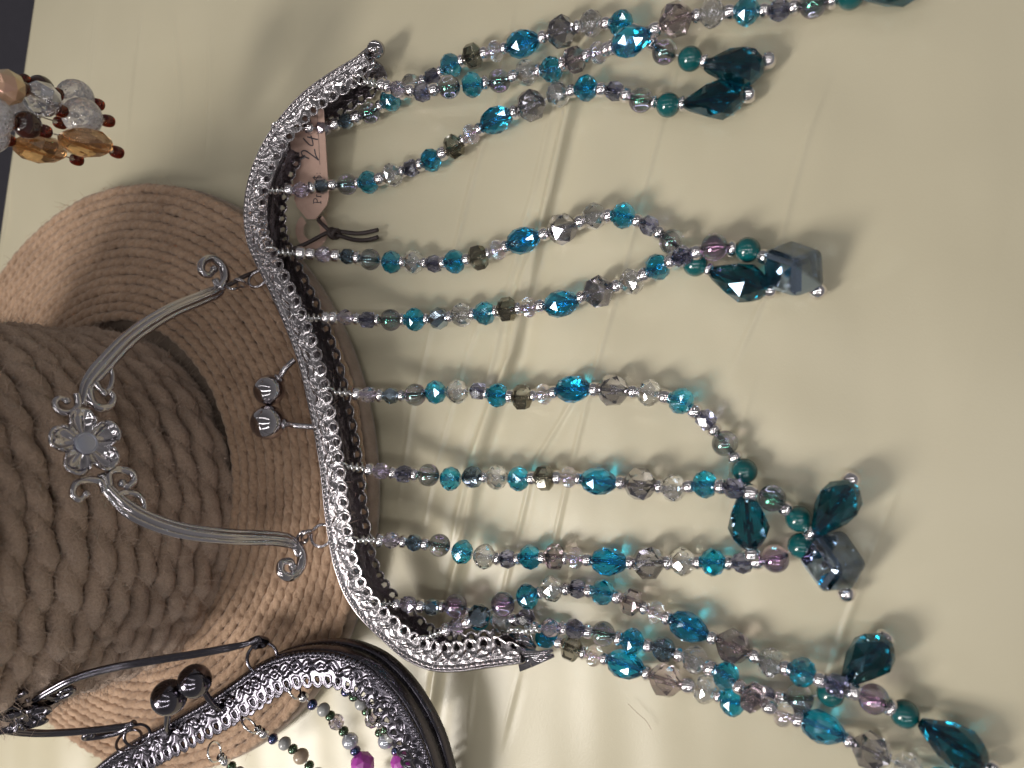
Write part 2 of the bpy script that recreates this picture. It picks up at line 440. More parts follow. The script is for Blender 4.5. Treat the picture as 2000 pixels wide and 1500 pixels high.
while R > 68:
    mb = MB()
    z = 8.4 + 2.2 + 5.5 * ((RB - R) / 60) ** 1.5
    rope_ring(mb, SC, R, z, 2.25, 2, round(2 * math.pi * R / 11), int(2 * math.pi * R / 1.5), k * 1.7, 9, 0.45, 0.8, k, 0.23, 0.84)
    mb.build('twine_ring', 'jute', stand)
    R -= 4.05; k += 1
mb = MB(); mb.add(*lathe([(0.01, 9), (67.5, 9), (67.5, 148), (0.01, 148)], CC, 64))
column = mb.build('crown', 'rope', stand)
zc = 17.0; k = 0
coil_z = []
while zc < 152:
    mb = MB(); rr = 4.5 + 0.5 * min(1, k / 6) + 0.2 * math.sin(k * 2.1)
    rope_ring(mb, CC, 71.0 + 0.8 * math.sin(k * 1.3), zc, rr, 2, 14 + (k % 3), 360, k * 2.3, 22, 1.2, 1.0, 40 + k, 0.29, 0.78, 9)
    mb.build('rope_coil', 'rope', column)
    coil_z.append((zc, rr))
    zc += 1.98 * rr; k += 1
# loose fibres standing off the rope and the twine
def fibres(name, n, pick, parent, wd, lmin, lmax, mat, stray):
    V = []; Fc = []
    for i in range(n):
        p, nrm, tan = pick()
        L = random.uniform(lmin, lmax) * (1.8 if random.random() < 0.07 else 1)
        d = (tan * random.choice((-1, 1)) + nrm * random.uniform(0.05, 0.9) + Vector((random.gauss(0, 1), random.gauss(0, 1), random.gauss(0, 1))) * stray).normalized()
        curl = Vector((random.gauss(0, 1), random.gauss(0, 1), random.gauss(0, 1))) * 0.55
        seg = 6; q = p.copy()
        side = d.cross(nrm)
        if side.length < 1e-3: side = Vector((0, 0, 1))
        side.normalize(); o = len(V)
        for s in range(seg + 1):
            ww = wd * (1 - 0.7 * s / seg)
            V.append(q + side * ww); V.append(q - side * ww)
            d = (d + curl * (2.0 / seg) - nrm * 0.05).normalized(); q = q + d * (L / seg)
        for s in range(seg):
            a = o + 2 * s
            Fc.append((a, a + 1, a + 3, a + 2))
    f = mesh_obj(name, V, Fc, mat, parent)
    f['kind'] = 'stuff'
    return f
def pick_rope():
    while True:
        V, c = PLY[int(random.random() * min(len(PLY), 28))]
        i = random.randrange(V.shape[0]); k = random.randrange(V.shape[1])
        p = V[i, k]
        if p[0] - c.x < -25: continue
        mid = V[i].mean(axis=0); nn = Vector(p - mid).normalized()
        ax = Vector(((c.x - p[0]), (c.y - p[1]), 0)).normalized()
        if nn.dot(ax) > 0.35: continue
        t = Vector(V[(i + 2) % V.shape[0]].mean(axis=0) - mid).normalized()
        return Vector(p) - nn * 0.1, nn, t
fibres('rope_fuzz', 46000, pick_rope, column, 0.085, 2.5, 8, 'fuzz', 0.7)
def pick_brim():
    a = random.uniform(-math.pi, math.pi); r = random.uniform(78, RB)
    return Vector((SC.x + r * math.cos(a), SC.y + r * math.sin(a), 12.6 + 5.0 * ((RB - r) / 60) ** 1.5)), Vector((0, 0, 1)), Vector((-math.sin(a), math.cos(a), 0))
fibres('twine_fuzz', 16000, pick_brim, stand, 0.085, 1.5, 5, 'jutefuzz', 0.6)

# ------------------------------------------------------------------ bead library (local +X = along the thread)
def bead_mesh(name, verts, faces, mats, fmat=None, smooth=False):
    me = bpy.data.meshes.new(name)
    me.from_pydata([tuple(c * MM for c in v) for v in verts], [], faces)
    for q in mats: me.materials.append(M[q])
    if fmat: me.polygons.foreach_set('material_index', fmat)
    if smooth is True: me.polygons.foreach_set('use_smooth', [True] * len(me.polygons))
    elif smooth: me.polygons.foreach_set('use_smooth', smooth)
    me.update()
    return me
def bore(L, r, n=8):
    v = []
    for x in (-L / 2, L / 2):
        for k in range(n): v.append((x, r * math.cos(2 * math.pi * k / n), r * math.sin(2 * math.pi * k / n)))
    f = [(k, (k + 1) % n, n + (k + 1) % n, n + k) for k in range(n)]
    f += [tuple(range(n)), tuple(n + k for k in reversed(range(n)))]
    return v, f
def hull_bead(name, pts, mat, L, br=0.6):
    bm = bmesh.new()
    for p in pts: bm.verts.new(p)
    r = bmesh.ops.convex_hull(bm, input=bm.verts)
    bmesh.ops.delete(bm, geom=[e for e in r['geom_interior'] if isinstance(e, bmesh.types.BMVert)], context='VERTS')
    bmesh.ops.dissolve_limit(bm, angle_limit=0.05, verts=bm.verts, edges=bm.edges)
    bmesh.ops.recalc_face_normals(bm, faces=bm.faces)
    bm.verts.index_update()
    v = [tuple(q.co) for q in bm.verts]; f = [tuple(q.index for q in x.verts) for x in bm.faces]; bm.free()
    bv, bf = bore(L * 0.985, br); o = len(v)
    return bead_mesh(name, v + bv, f + [tuple(o + i for i in q) for q in bf], [mat], smooth=[False] * len(f) + [True] * len(bf))
def rings(spec, n):
    pts = []
    for x, r, ph in spec:
        for k in range(n):
            a = 2 * math.pi * (k + ph) / n
            pts.append((x, r * math.cos(a), r * math.sin(a)))
    return pts
def rondelle(L, D, n=9):
    h = L / 2; r = D / 2
    return rings([(-h, r * 0.42, 0), (-h * 0.66, r * 0.80, 0.5), (-h * 0.16, r, 0), (h * 0.16, r, 0.5), (h * 0.66, r * 0.80, 0), (h, r * 0.42, 0.5)], n)
def ball_rings(L, D, n=7):
    h = L / 2; r = D / 2
    return rings([(-h, r * 0.38, 0), (-h * 0.62, r * 0.82, 0.5), (0, r, 0), (h * 0.62, r * 0.82, 0.5), (h, r * 0.38, 0)], n)
def round_bead(name, L, D, mat, n=22, br=0.6, pw=2.0):
    prof = []
    for i in range(15):
        a = math.pi * i / 14
        x = -math.cos(a) * L / 2; r = max(math.sin(a) ** (2 / pw) * D / 2, 0.45)
        prof.append((x, r))
    v = []
    for x, r in prof:
        for k in range(n): v.append((x, r * math.cos(2 * math.pi * k / n), r * math.sin(2 * math.pi * k / n)))
    f = [tuple(reversed(q)) for q in grid_faces(len(prof), n, False, True)]
    f += [tuple(range(n)), tuple((len(prof) - 1) * n + k for k in reversed(range(n)))]
    o = len(v); bv, bf = bore(L * 0.97, br)
    return bead_mesh(name, v + bv, f + [tuple(o + i for i in q) for q in bf], [mat], smooth=True)
def seed_mesh(name, L, D, outer='lining', inner='lining', n=16):
    """ring of clear glass with a silvered hole"""
    br = D * 0.27; prof = []
    for i in range(9):
        a = math.pi * i / 8
        prof.append((-math.cos(a) * L / 2, br + (D / 2 - br) * math.sin(a) ** 0.62))
    v = []
    for x, r in prof:
        for k in range(n): v.append((x, r * math.cos(2 * math.pi * k / n), r * math.sin(2 * math.pi * k / n)))
    f = [tuple(reversed(q)) for q in grid_faces(len(prof), n, False, True)]; nf = len(f)
    P = len(prof)
    b_ = [((P - 1) * n + k, (P - 1) * n + (k + 1) % n, (k + 1) % n, k) for k in range(n)]
    return bead_mesh(name, v, f + [tuple(reversed(q)) for q in b_], [outer, inner], [0] * nf + [1] * n, True)

LIB = {}      # code: (list of meshes, length, diameter, part name)
def lib(code, meshes, L, D, name): LIB[code] = (meshes, L, D, name)
lib('T', [hull_bead('teal_rondelle', rondelle(7.2, 8.9, n_), 'teal', 7.2) for n_ in (8, 9, 10)], 7.2, 8.9, 'teal_rondelle_bead')
lib('C', [hull_bead('clear_rondelle', rondelle(7.4, 9.1, n_), 'clear', 7.4) for n_ in (9, 10)], 7.4, 9.1, 'clear_rondelle_bead')
lib('L', [hull_bead('lilac_bead', ball_rings(5.9, 6.4, n_), 'lilac', 5.9) for n_ in (7, 8)], 5.9, 6.4, 'lilac_bead')
lib('G', [hull_bead('slate_bead', rings([(-2.9, 1.6, 0), (-2.0, 2.9, .5), (0, 3.35, 0), (2.0, 2.9, .5), (2.9, 1.6, 0)], 6), 'slate', 5.8)], 5.8, 6.7, 'slate_bead')
lib('A', [hull_bead('hematite_bead', ball_rings(5.8, 6.4, 8), 'hematite', 5.8)], 5.8, 6.4, 'faceted_grey_bead')
lib('H', [hull_bead('hematite_large_bead', ball_rings(7.4, 8.4, 8), 'hematite', 7.4)], 7.4, 8.4, 'faceted_grey_bead')
lib('S', [round_bead('smoke_bead', 8.0, 8.3, 'smoke')], 8.0, 8.3, 'smoky_round_bead')
lib('Q', [round_bead('amethyst_bead', 8.2, 8.6, 'amethyst')], 8.2, 8.6, 'purple_round_bead')
ol = rings([(-3.3, 1.8, 0), (-2.5, 3.6, 0.5), (-1.5, 4.5, 0), (1.5, 4.5, 0), (2.5, 3.6, .5), (3.3, 1.8, 0)], 7)
lib('B', [hull_bead('olive_bead', ol, 'olive', 6.6)], 6.6, 9.0, 'brown_cut_bead')
lib('b', [hull_bead('mauve_bead', ol, 'mauve', 6.6)], 6.6, 9.0, 'mauve_cut_bead')
lib('M', [round_bead('pebble_bead', 5.4, 7.4, 'pebble', pw=2.3)], 5.4, 7.4, 'clear_pebble_bead')
ov = rings([(-6.2, 1.7, 0), (-4.9, 3.4, .5), (-2.6, 4.55, 0), (-0.2, 4.8, .5), (2.4, 4.2, 0), (4.8, 2.8, .5), (6.2, 1.5, 0)], 9)
lib('D', [hull_bead('teal_oval', ov, 'tealoval', 12.4)], 12.4, 9.5, 'teal_oval_bead')
pol = []
pm = [[], []]
for q in range(2):
    pol = [(-5.2, 1.6 * math.cos(a), 1.6 * math.sin(a)) for a in (0.4, 2.5, 4.5)] + [(5.2, 1.6 * math.cos(a), 1.6 * math.sin(a)) for a in (1.4, 3.5, 5.6)]
    pol += rings([(-3.4, 4.1, 0.6 + q * .2), (-1.9, 5.3, 0.1 + q * .2), (1.9, 5.4, 0.6 + q * .2), (3.5, 3.9, 0.1 + q * .2)], 6)
    pm[q] = pol
lib('P', [hull_bead('grey_polygon', p_, 'grey', 10.2) for p_ in pm], 10.4, 10.8, 'grey_polygon_bead')
lib('p', [hull_bead('mauve_polygon', p_, 'mauve', 10.2) for p_ in pm], 10.4, 10.8, 'mauve_polygon_bead')
lib('K', [round_bead('green_bead', 7.9, 8.0, 'green')], 7.9, 8.0, 'green_stone_bead')
dr = rings([(-9.2, 1.5, 0), (-7.8, 2.4, .5), (-2.0, 5.2, 0), (2.4, 6.2, .5), (5.6, 5.2, 0), (8.0, 3.1, .5), (8.9, 1.6, 0)], 8)
lib('V', [hull_bead('teal_drop', dr, 'drop', 18.0)], 18.1, 12.2, 'dark_teal_drop_bead')
def cube_bead():
    c = 4.5
    pts = []
    random.seed(3)
    Rm = Matrix.Rotation(0.35, 3, 'Z') @ Vector((1, 0.92, 1.1)).normalized().rotation_difference(Vector((0, 0, 1))).to_matrix()
    for sx_ in (-1, 1):
        for sy_ in (-1, 1):
            for sz_ in (-1, 1):
                k = random.uniform(0.92, 1.08)
                b0 = Vector((sx_ * c * 1.05 * k, sy_ * c * 0.95 * k, sz_ * c * 0.85 * k))
                for dx in (-1, 0, 1):
                    for dy in (-1, 0, 1):
                        for dz in (-1, 0, 1):
                            if dx or dy or dz:
                                pts.append(tuple(Rm @ (b0 + Vector((dx, dy, dz)).normalized() * 2.1)))
    return pts
lib('X', [hull_bead('cube_bead', cube_bead(), 'cube', 15.0)], 16.0, 15.0, 'blue_grey_cube_bead')
seeds = [seed_mesh('seed_bead', 3.3, 5.0), seed_mesh('seed_bead', 3.4, 5.3), seed_mesh('seed_bead', 3.1, 4.8)]
lib('s', [seed_mesh('end_seed_bead', 3.6, 5.3)], 3.6, 5.3, 'end_bead')
# beads of the two other things
lib('2', [round_bead('blue_seed', 3.6, 4.2, 'blueseed', 14)], 3.6, 4.2, 'blue_bead')
lib('3', [round_bead('green_seed', 3.4, 4.0, 'greenseed', 14)], 3.4, 4.0, 'green_bead')
lib('4', [round_bead('grey_small', 4.6, 5.2, 'greybead', 16)], 4.6, 5.2, 'grey_bead')
lib('5', [hull_bead('lilac_small', ball_rings(5.4, 6.2, 8), 'lilac', 5.4)], 5.4, 6.2, 'lilac_bead')
lib('6', [round_bead('silver_pearl', 6.0, 6.4, 'silverpearl', 18)], 6.0, 6.4, 'silver_pearl_bead')
lib('7', [hull_bead('magenta_small', ball_rings(8.6, 9.4, 8), 'magenta', 8.6)], 8.6, 9.4, 'magenta_bead')
lib('8', [round_bead('tan_small', 5.6, 6.2, 'tan', 18)], 5.6, 6.2, 'tan_bead')
lib('9', [seed_mesh('clear_seed', 2.8, 3.8)], 2.8, 3.8, 'clear_bead')

BEADN = {'seed': 0}
def place_bead(code, pos, direction, parent, roll=None, scale=1.0):
    meshes, L, D, nm = LIB[code]
    d = Vector(direction).normalized()
    q = Vector((1, 0, 0)).rotation_difference(d)
    from mathutils import Quaternion
    q = q @ Quaternion((1, 0, 0), random.uniform(0, 6.28) if roll is None else roll)
    o = link(nm, random.choice(meshes), parent, pos, q)
    if scale != 1.0: o.scale = (scale,) * 3
    return o
def fill_seeds(a, b_, ra, rb, parent, dia=1.0):
    """silver-lined seeds between two beads; a,b_ centres, ra,rb half lengths"""
    from mathutils import Quaternion
    dv = b_ - a; L = dv.length; d = dv / L
    gap = L - ra - rb
    if gap < 1.3: return
    n = max(1, round(gap / 3.3)); step = gap / n
    for i in range(n):
        me = seeds[(BEADN['seed']) % 3]; BEADN['seed'] += 1
        q = Vector((1, 0, 0)).rotation_difference(d) @ Quaternion((1, 0, 0), random.uniform(0, 6))
        o = link('seed_bead', me, parent, a + d * (ra + step * (i + 0.5)), q)
        sx_ = min(1.15, max(0.5, step / 3.15))
        o.scale = (sx_, dia, dia)
def strand(parent, beads, z0, land, ring_px, exp=1.7, ring=None, label=None, wire='wire', terminal_drop=None, seedfill=True, ringr=2.7, zfloor=0.0):
    """beads: list of (code, px, py, dz). z falls from z0 at ring_px to the cloth at px x = land."""
    pts = []
    x0 = ring_px[0]; y0 = ring_px[1]
    for q in beads:
        code, px, py = q[:3]; dz = q[3] if len(q) > 3 else 0
        _, L, D, _n = LIB[code]
        dist = math.hypot(px - x0, py - y0); t = min(1, dist / land)
        rest = D / 2 + 0.25 + zfloor
        z = rest + max(0, z0 - rest) * (1 - t) ** exp + dz
        pts.append((code, W(px, py, z), L))
    start = W(ring_px[0], ring_px[1], z0)
    dir0 = (pts[0][1] - start).normalized()
    path = [start + dir0 * ringr] + [p for _, p, _ in pts]
    mb = MB(); hl = [ringr * 0] + [q[2] / 2 for q in pts]
    for q in range(len(path) - 1):
        dv = path[q + 1] - path[q]; Lq = dv.length; dv = dv / Lq
        if Lq - hl[q] - hl[q + 1] > 0.2 and not (q == len(path) - 2 and pts[-1][0] == 's'):
            tube(mb, [path[q] + dv * hl[q], path[q + 1] - dv * hl[q + 1]], 0.2, 6)
    th = mb.build('strand', 'thread', parent, origin=start)
    if label: th['label'] = label
    # ring through the frame and the wrapped loop below it
    mb = MB(); nrm = dir0.cross(Vector((0, 0.5, 1))).normalized() if ring is None else ring
    torus(mb, start, nrm, ringr, 0.42, 24, 7)
    mb.build('jump_ring', wire, th)
    mb = MB(); a0 = start + dir0 * (ringr * 0.9); first = pts[0][1] - dir0 * (pts[0][2] / 2)
    Lw = (first - a0).length
    if Lw > 1.5:
        Lw2 = min(Lw, 6.5)
        s_ = dir0.orthogonal().normalized(); u_ = dir0.cross(s_); hx = []
        nt = 3.5
        for i in range(60):
            t = i / 59; a = 2 * math.pi * nt * t
            rr_ = 1.15 * math.sin(math.pi * min(1, t * 1.15)) ** 0.5 + 0.25 if t < 0.87 else 0.9
            hx.append(a0 + dir0 * (Lw2 * t) + s_ * (rr_ * math.cos(a)) + u_ * (rr_ * math.sin(a)))
        tube(mb, hx, 0.48, 6)
        mb.build('wire_wrap', wire, th)
        if seedfill and Lw - Lw2 > 1.5:
            fill_seeds(a0 + dir0 * Lw2, pts[0][1], 0, pts[0][2] / 2, th)
    n = len(pts)
    for i, (code, p, L) in enumerate(pts):
        a = pts[i - 1][1] if i > 0 else start
        c = pts[i + 1][1] if i < n - 1 else p + (p - a)
        if code in 'VX' and i > 0: d = (pts[i + 1][1] - a) if i < n - 1 else p - a
        elif code == 's': d = p - a
        else: d = c - a
        place_bead(code, p, d, th, {'X': 0.0}.get(code))
        if seedfill and i < n - 1 and pts[i + 1][0] != 's':
            c2 = pts[i + 1]
            fill_seeds(p, c2[1], L / 2, c2[2] / 2, th)
    return th

# ------------------------------------------------------------------ clasp frames
def band(mb, pts, width, z_off, tilt, flip, seedv, wall, relief=1.0, side=1):
    """ornate strip: pts = outer edge (mm), inward = to the left of travel (xy). flip -1: the lower half of the frame"""
    n = len(pts); NW = 30
    per = 5.3
    S = [0]
    for a, b_ in zip(pts, pts[1:]): S.append(S[-1] + (b_ - a).length)
    V = []
    rnd = random.Random(seedv)
    dots = [(rnd.uniform(0, S[-1]), rnd.uniform(0.24, 0.56), rnd.uniform(0.5, 0.9), rnd.uniform(0.4, 0.8)) for _ in range(int(S[-1] * 0.25))]
    dots.sort(); rims = [rnd.random() for _ in range(97)]
    wig = [rnd.uniform(-1, 1) for _ in range(40)]
    fr = frames(pts)
    for i, p in enumerate(pts):
        t = fr[i][0]; inn = Vector((-t.y, t.x, 0)).normalized() * side
        s = S[i]; ph = (s / per) % 1.0
        endf = min(1, s / 9, (S[-1] - s) / 9)
        wd = (width * (0.55 + 0.45 * endf)) * (0.84 + 0.16 * abs(math.sin(math.pi * ph)) ** 0.7)
        near = [q for q in dots if abs(q[0] - s) < 1.6]
        wv = wig[int(s / 9) % 40] * (1 - (s / 9) % 1) + wig[(int(s / 9) + 1) % 40] * ((s / 9) % 1)
        vine = 0.40 + 0.13 * math.sin(2 * math.pi * s / 11.0 + 1.8 * wv)
        vine2 = 0.40 - 0.13 * math.sin(2 * math.pi * s / 11.0 + 0.6)
        for j in range(NW):
            w_ = j / (NW - 1); x = w_ * wd
            h = 0
            # rounded braided edge
            if w_ < 0.17:
                e = w_ / 0.17
                h += 0.9 * math.sin(math.pi * e) ** 0.8 + 0.45 * math.sin(math.pi * e) * math.sin(2 * math.pi * (s / 2.1 + e * 0.55))
            h += 0.75 * math.exp(-((w_ - vine) / 0.075) ** 2) + 0.5 * math.exp(-((w_ - vine2) / 0.06) ** 2)
            # leaf hatching
            cell = math.sin(2 * math.pi * s / 11.0 + 1.1)
            if 0.2 < w_ < 0.62: h += 0.0 * max(0, cell) * math.sin(2 * math.pi * (s / 1.15 + w_ * 5)) * math.sin(math.pi * (w_ - 0.2) / 0.42)
            for q in near:
                dd = ((s - q[0]) ** 2 + ((w_ - q[1]) * width) ** 2) / (q[2] ** 2)
                if dd < 6: h += q[3] * math.exp(-dd)
            ds = (ph - 0.5) * per; dw = x - wd * 0.765
            dh = math.hypot(ds, dw)
            h += (0.08 + 0.26 * rims[int(s / per) % 97]) * math.exp(-((dh - 1.55) / 0.42) ** 2)
            if w_ > 0.93: h += 0.35 * math.sin(math.pi * (w_ - 0.93) / 0.07 * 0.8)
            pz = p.z + z_off + flip * relief * h * (0.9 + 0.3 * endf) - tilt * x
            V.append((p.x + inn.x * x, p.y + inn.y * x, pz))
    off = len(mb.v)
    F_ = []
    for i in range(n - 1):
        s = 0.5 * (S[i] + S[i + 1]); ph = (s / per) % 1.0
        for j in range(NW - 1):
            w_ = (j + 0.5) / (NW - 1)
            if 1 < s < S[-1] - 1 and math.hypot((ph - 0.5) * per, (w_ - 0.765) * width * 0.97) < 1.15: continue
            a = i * NW + j
            F_.append((a, a + NW, a + NW + 1, a + 1))
    mb.add(V, F_)
    # inside skin of the stamped sheet and the outer wall
    V2 = []; NP = 5
    for i, p in enumerate(pts):
        t = fr[i][0]; inn = Vector((-t.y, t.x, 0)).normalized() * side
        for (dx, dz) in ((0.0, 0.1), (-0.7, -0.5), (-0.9, -wall * 0.5), (-0.75, -wall), (-0.2, -wall - 0.15)):
            V2.append((p.x + inn.x * dx, p.y + inn.y * dx, p.z + z_off + flip * dz))
    mb.add(V2, grid_faces(n, NP))

def clasp_frame(parent, outline, mat, gap, width, seedv, tilt, side=1):
    pts, L = resample(spline([W(*q) for q in outline], 10), 0.34)
    mb = MB(); band(mb, pts, width, 0, tilt, 1, seedv, gap * 0.55, 0.72, side)
    f1 = mb.build('front_band', mat, parent)
    low = [Vector((p.x, p.y, p.z - gap)) for p in pts]
    mb = MB(); band(mb, low[::2], width, 0, tilt * 0.2, -1, seedv + 5, gap * 0.38, 0.12, side)
    f2 = mb.build('rear_band', mat, parent)
    for f in (f1, f2):
        md = f.modifiers.new('sheet', 'SOLIDIFY'); md.thickness = 0.0004; md.offset = -1
    return pts
SIL = [(712, 105, 13), (690, 118, 14), (640, 148, 16), (590, 185, 18), (545, 235, 20), (510, 290, 22.5), (487, 350, 24.5), (478, 410, 25.5), (483, 465, 26), (500, 510, 26.5), (525, 560, 27), (550, 615, 27), (572, 670, 27), (590, 725, 27), (603, 785, 27), (617, 850, 27), (628, 920, 27), (635, 990, 27), (645, 1060, 26.5), (656, 1110, 26), (675, 1160, 25), (705, 1205, 24), (745, 1245, 22), (790, 1283, 20.5), (840, 1305, 19), (890, 1308, 17.5), (950, 1300, 16), (1018, 1291, 14.3)]
chime = thing('beaded_chime', 'silver purse-frame chime with flower handle and eleven teal crystal bead strands', 'wind chime', W(620, 780, 14))
fp = clasp_frame(chime, SIL, 'band', 12.0, 9.6, 11, 0.20)
def rivet(parent, mat, p, axis, name='hinge_rivet'):
    mb = MB(); axis = Vector(axis).normalized()
    for d, r in ((0, 3.3), (1.7, 3.3)):
        a = p + axis * d
        tube(mb, [a, a + axis * 0.25, a + axis * 0.9], [r * 0.92, r, r * 0.9], 20)
    tube(mb, [p - axis * 1.6, p - axis * 1.4, p + axis * 3.4, p + axis * 4.0], [0.8, 1.3, 1.3, 0.6], 12)
    mb.build(name, mat, parent)
rivet(chime, 'silver', W(735, 96, 8), (0.35, -0.45, 0.8))
# hinge tongue at the upper end and the split tongues at the lower end
def plate(mb, pts, hw, th=0.5):
    pts = [Vector(p) for p in pts]; fr = frames(pts); v = []
    for i, p in enumerate(pts):
        t, s, u = fr[i]; h = hw[i]
        for a, b_ in ((-1, -1), (1, -1), (1, 1), (-1, 1)): v.append(p + s * (a * h) + u * (b_ * th / 2))
    f = grid_faces(len(pts), 4, False, True) + [(0, 1, 2, 3), tuple(4 * (len(pts) - 1) + k for k in (3, 2, 1, 0))]
    mb.add(v, f)
mb = MB(); plate(mb, [W(690, 128, 9), W(705, 118, 8), W(722, 106, 8), W(735, 96, 8.5)], [2.0, 2.6, 3.0, 3.0])
plate(mb, [W(698, 150, 3), W(712, 134, 4), W(726, 112, 6)], [3.5, 3.6, 3.0])
mb.build('hinge_tongue', 'silver', chime)
mb = MB(); plate(mb, [W(1012, 1288, 10), W(1035, 1284, 8), W(1055, 1278, 7.5), W(1080, 1270, 7)], [4.0, 3.0, 1.2, 0.5])
plate(mb, [W(1012, 1292, 5), W(1040, 1290, 5), W(1082, 1280, 5)], [3.5, 2.0, 0.6])
plate(mb, [W(1000, 1262, 4), W(1020, 1258, 3.5), W(1045, 1272, 4)], [4.5, 4.5, 2.0])
mb.build('hinge_tongue', 'silver', chime)
# kiss clasp
def knob(parent, mat, c, r, root, name='clasp_knob'):
    mb = MB(); ball(mb, c, r, 36, 22)
    o = mb.build(name, mat, parent)
    mb = MB(); d = (root - c).normalized()
    tube(mb, [c + d * (r * 0.94), c + d * (r * 1.05), c + d * (r * 1.15)], [2.3, 2.2, 1.4], 16)
    mid = c.lerp(root, 0.72) + Vector((0, 0, 1.0))
    tube(mb, spline([c + d * (r * 1.1), mid, root], 8), 1.15, 12)
    mb.build('knob_stem', mat, o)
    return o
knob(chime, 'silver', W(526, 762, 30), 5.8, W(575, 703, 25))
knob(chime, 'silver', W(524, 825, 32), 6.4, W(612, 834, 26))
# handle: cast scrollwork lying in one plane that leans on the rope column
def make_handle(parent, mat, A, B, C, armA, armB, scrolls, flower, fr_, rad, name='flower_handle', midside=1.0):
    n_ = (B - A).cross(C - A).normalized()
    if n_.dot(Vector((0, 0, CAMH)) - A) < 0: n_ = -n_
    on = lambda px, py: on_plane(px, py, A, n_)
    mb = MB()
    for arm, wdt in (armA, armB):
        p = resample(spline([on(*q) for q in arm], 10), 0.8)[0]
        fr2 = frames(p, False, n_); m_ = len(p)
        prof = lambda t: (0.55 + 0.45 * min(1, t / 0.10)) * (0.45 + 0.55 * min(1, (1 - t) / 0.18))
        for o_, rr_, lift in ((-0.95, 0.62, 0), (0, 0.80, 0.25), (0.95, 0.62, 0)):
            pp = [p[i] + fr2[i][1] * (o_ * rad * prof(i / m_)) + n_ * (lift * rad) for i in range(m_)]
            tube(mb, pp, [rr_ * rad * prof(i / m_) for i in range(m_)], 10, False, n_)
        pp = [p[i] - n_ * (0.25 * rad) for i in range(m_)]
        tube(mb, pp, [1.15 * rad * prof(i / m_) for i in range(m_)], 10, False, n_, True, 0.55)
    hd = mb.build(name, mat, parent)
    for pts_, r0, r1 in scrolls:
        mb = MB(); p = spline([on(*q) for q in pts_], 8); m_ = len(p)
        tube(mb, p, [1.4 * (r0 + (r1 - r0) * i / (m_ - 1)) for i in range(m_)], 10, False, n_)
        ball(mb, p[-1], r1 * 2.0, 14, 9)
        mb.build('scroll', mat, hd)
    # five-petalled flower
    if flower:
        c = on(*flower); s = mmpx(c)
        e1 = (on(flower[0], flower[1] - 30) - c).normalized(); e2 = n_.cross(e1)
        Rf = fr_
        for k in range(5):
            a0 = 0.22 + 2 * math.pi * k / 5
            mb = MB(); nr, na = 12, 23; v = []
            for i in range(nr):
                q = i / (nr - 1)
                for j in range(na):
                    g = (j / (na - 1) - 0.5) * 2
                    wid = 0.70 * (0.42 + 0.58 * math.sin(math.pi * min(1, q * 0.62 + 0.2)))
                    rmax = Rf * (1 - 0.32 * abs(g) ** 3.2)
                    r_ = Rf * 0.22 + (rmax - Rf * 0.22) * q
                    a = a0 + g * wid * (0.98 if q < 0.7 else 0.98 - 0.25 * (q - 0.7))
                    h = 1.5 * q ** 2 + 0.7 * math.cos(g * 9.4) * (1 - q) ** 0.7 * q * 1.4 + 1.1 * math.exp(-((q - 0.93) / 0.07) ** 2) + 1.1 * math.exp(-((abs(g) - 0.95) / 0.10) ** 2) * q - 0.9 * math.exp(-(g / 0.5) ** 2) * math.sin(math.pi * q)
                    v.append(c + e1 * (r_ * math.cos(a)) + e2 * (r_ * math.sin(a)) + n_ * (h + 0.5 - 0.02 * k))
            mb.add(v, grid_faces(nr, na))
            pt = mb.build('petal', mat, hd)
            md = pt.modifiers.new('sheet', 'SOLIDIFY'); md.thickness = 0.0008; md.offset = 0
        mb = MB(); cd = []
        tube(mb, [c - n_ * 0.6, c + n_ * 1.5, c + n_ * 1.75], [Rf * 0.27, Rf * 0.27, Rf * 0.22], 22)
        torus(mb, c + n_ * 1.4, n_, Rf * 0.28, 0.45, 24, 8)
        mb.build('flower_centre', 'stone' if mat == 'silver' else mat, hd)
    return hd
hA, hB = W(432, 556, 32), W(585, 1068, 31)
hC = W(165, 870, 93)
armA = ([(420, 545), (428, 566), (400, 580), (330, 610), (260, 655), (205, 710), (172, 750), (163, 780), (160, 792)], 1)
armB = ([(585, 1085), (575, 1062), (540, 1052), (450, 1048), (350, 1035), (265, 1003), (215, 960), (197, 925)], 1)
scrolls = [
    ([(428, 566), (440, 545), (434, 520), (415, 505), (396, 512), (394, 530), (408, 537), (418, 526)], 1.5, 0.8),
    ([(578, 1062), (590, 1085), (585, 1112), (566, 1127), (549, 1118), (550, 1100), (566, 1096), (572, 1108)], 1.5, 0.8),
    ([(150, 770), (152, 795), (135, 806), (114, 802), (107, 787), (116, 778), (130, 783)], 0.9, 0.6),
    ([(172, 760), (178, 785), (195, 797), (215, 793), (222, 778), (215, 766), (203, 768)], 1.1, 0.7),
    ([(185, 745), (200, 765), (215, 758), (220, 735), (214, 716), (204, 712)], 0.8, 0.5),
    ([(205, 960), (195, 940), (170, 937), (148, 945), (142, 965), (155, 976), (168, 965)], 0.9, 0.6),
    ([(212, 950), (212, 925), (232, 917), (255, 922), (262, 938), (250, 950), (238, 944)], 1.1, 0.7),
    ([(225, 970), (245, 962), (268, 966), (282, 985), (278, 1003), (262, 1000)], 0.8, 0.5)]
make_handle(chime, 'silver', hA, hB, hC, armA, armB, scrolls, (165, 868), 10.9, 1.75)
mb = MB()
torus(mb, W(455, 558, 31), (0.3, 1, 0.3), 4.4, 0.6, 28, 8, 2.2); torus(mb, W(470, 553, 30), (0.2, 1, -0.4), 4.4, 0.6, 28, 8, 2.2)
mb.build('link_ring', 'silver', chime)
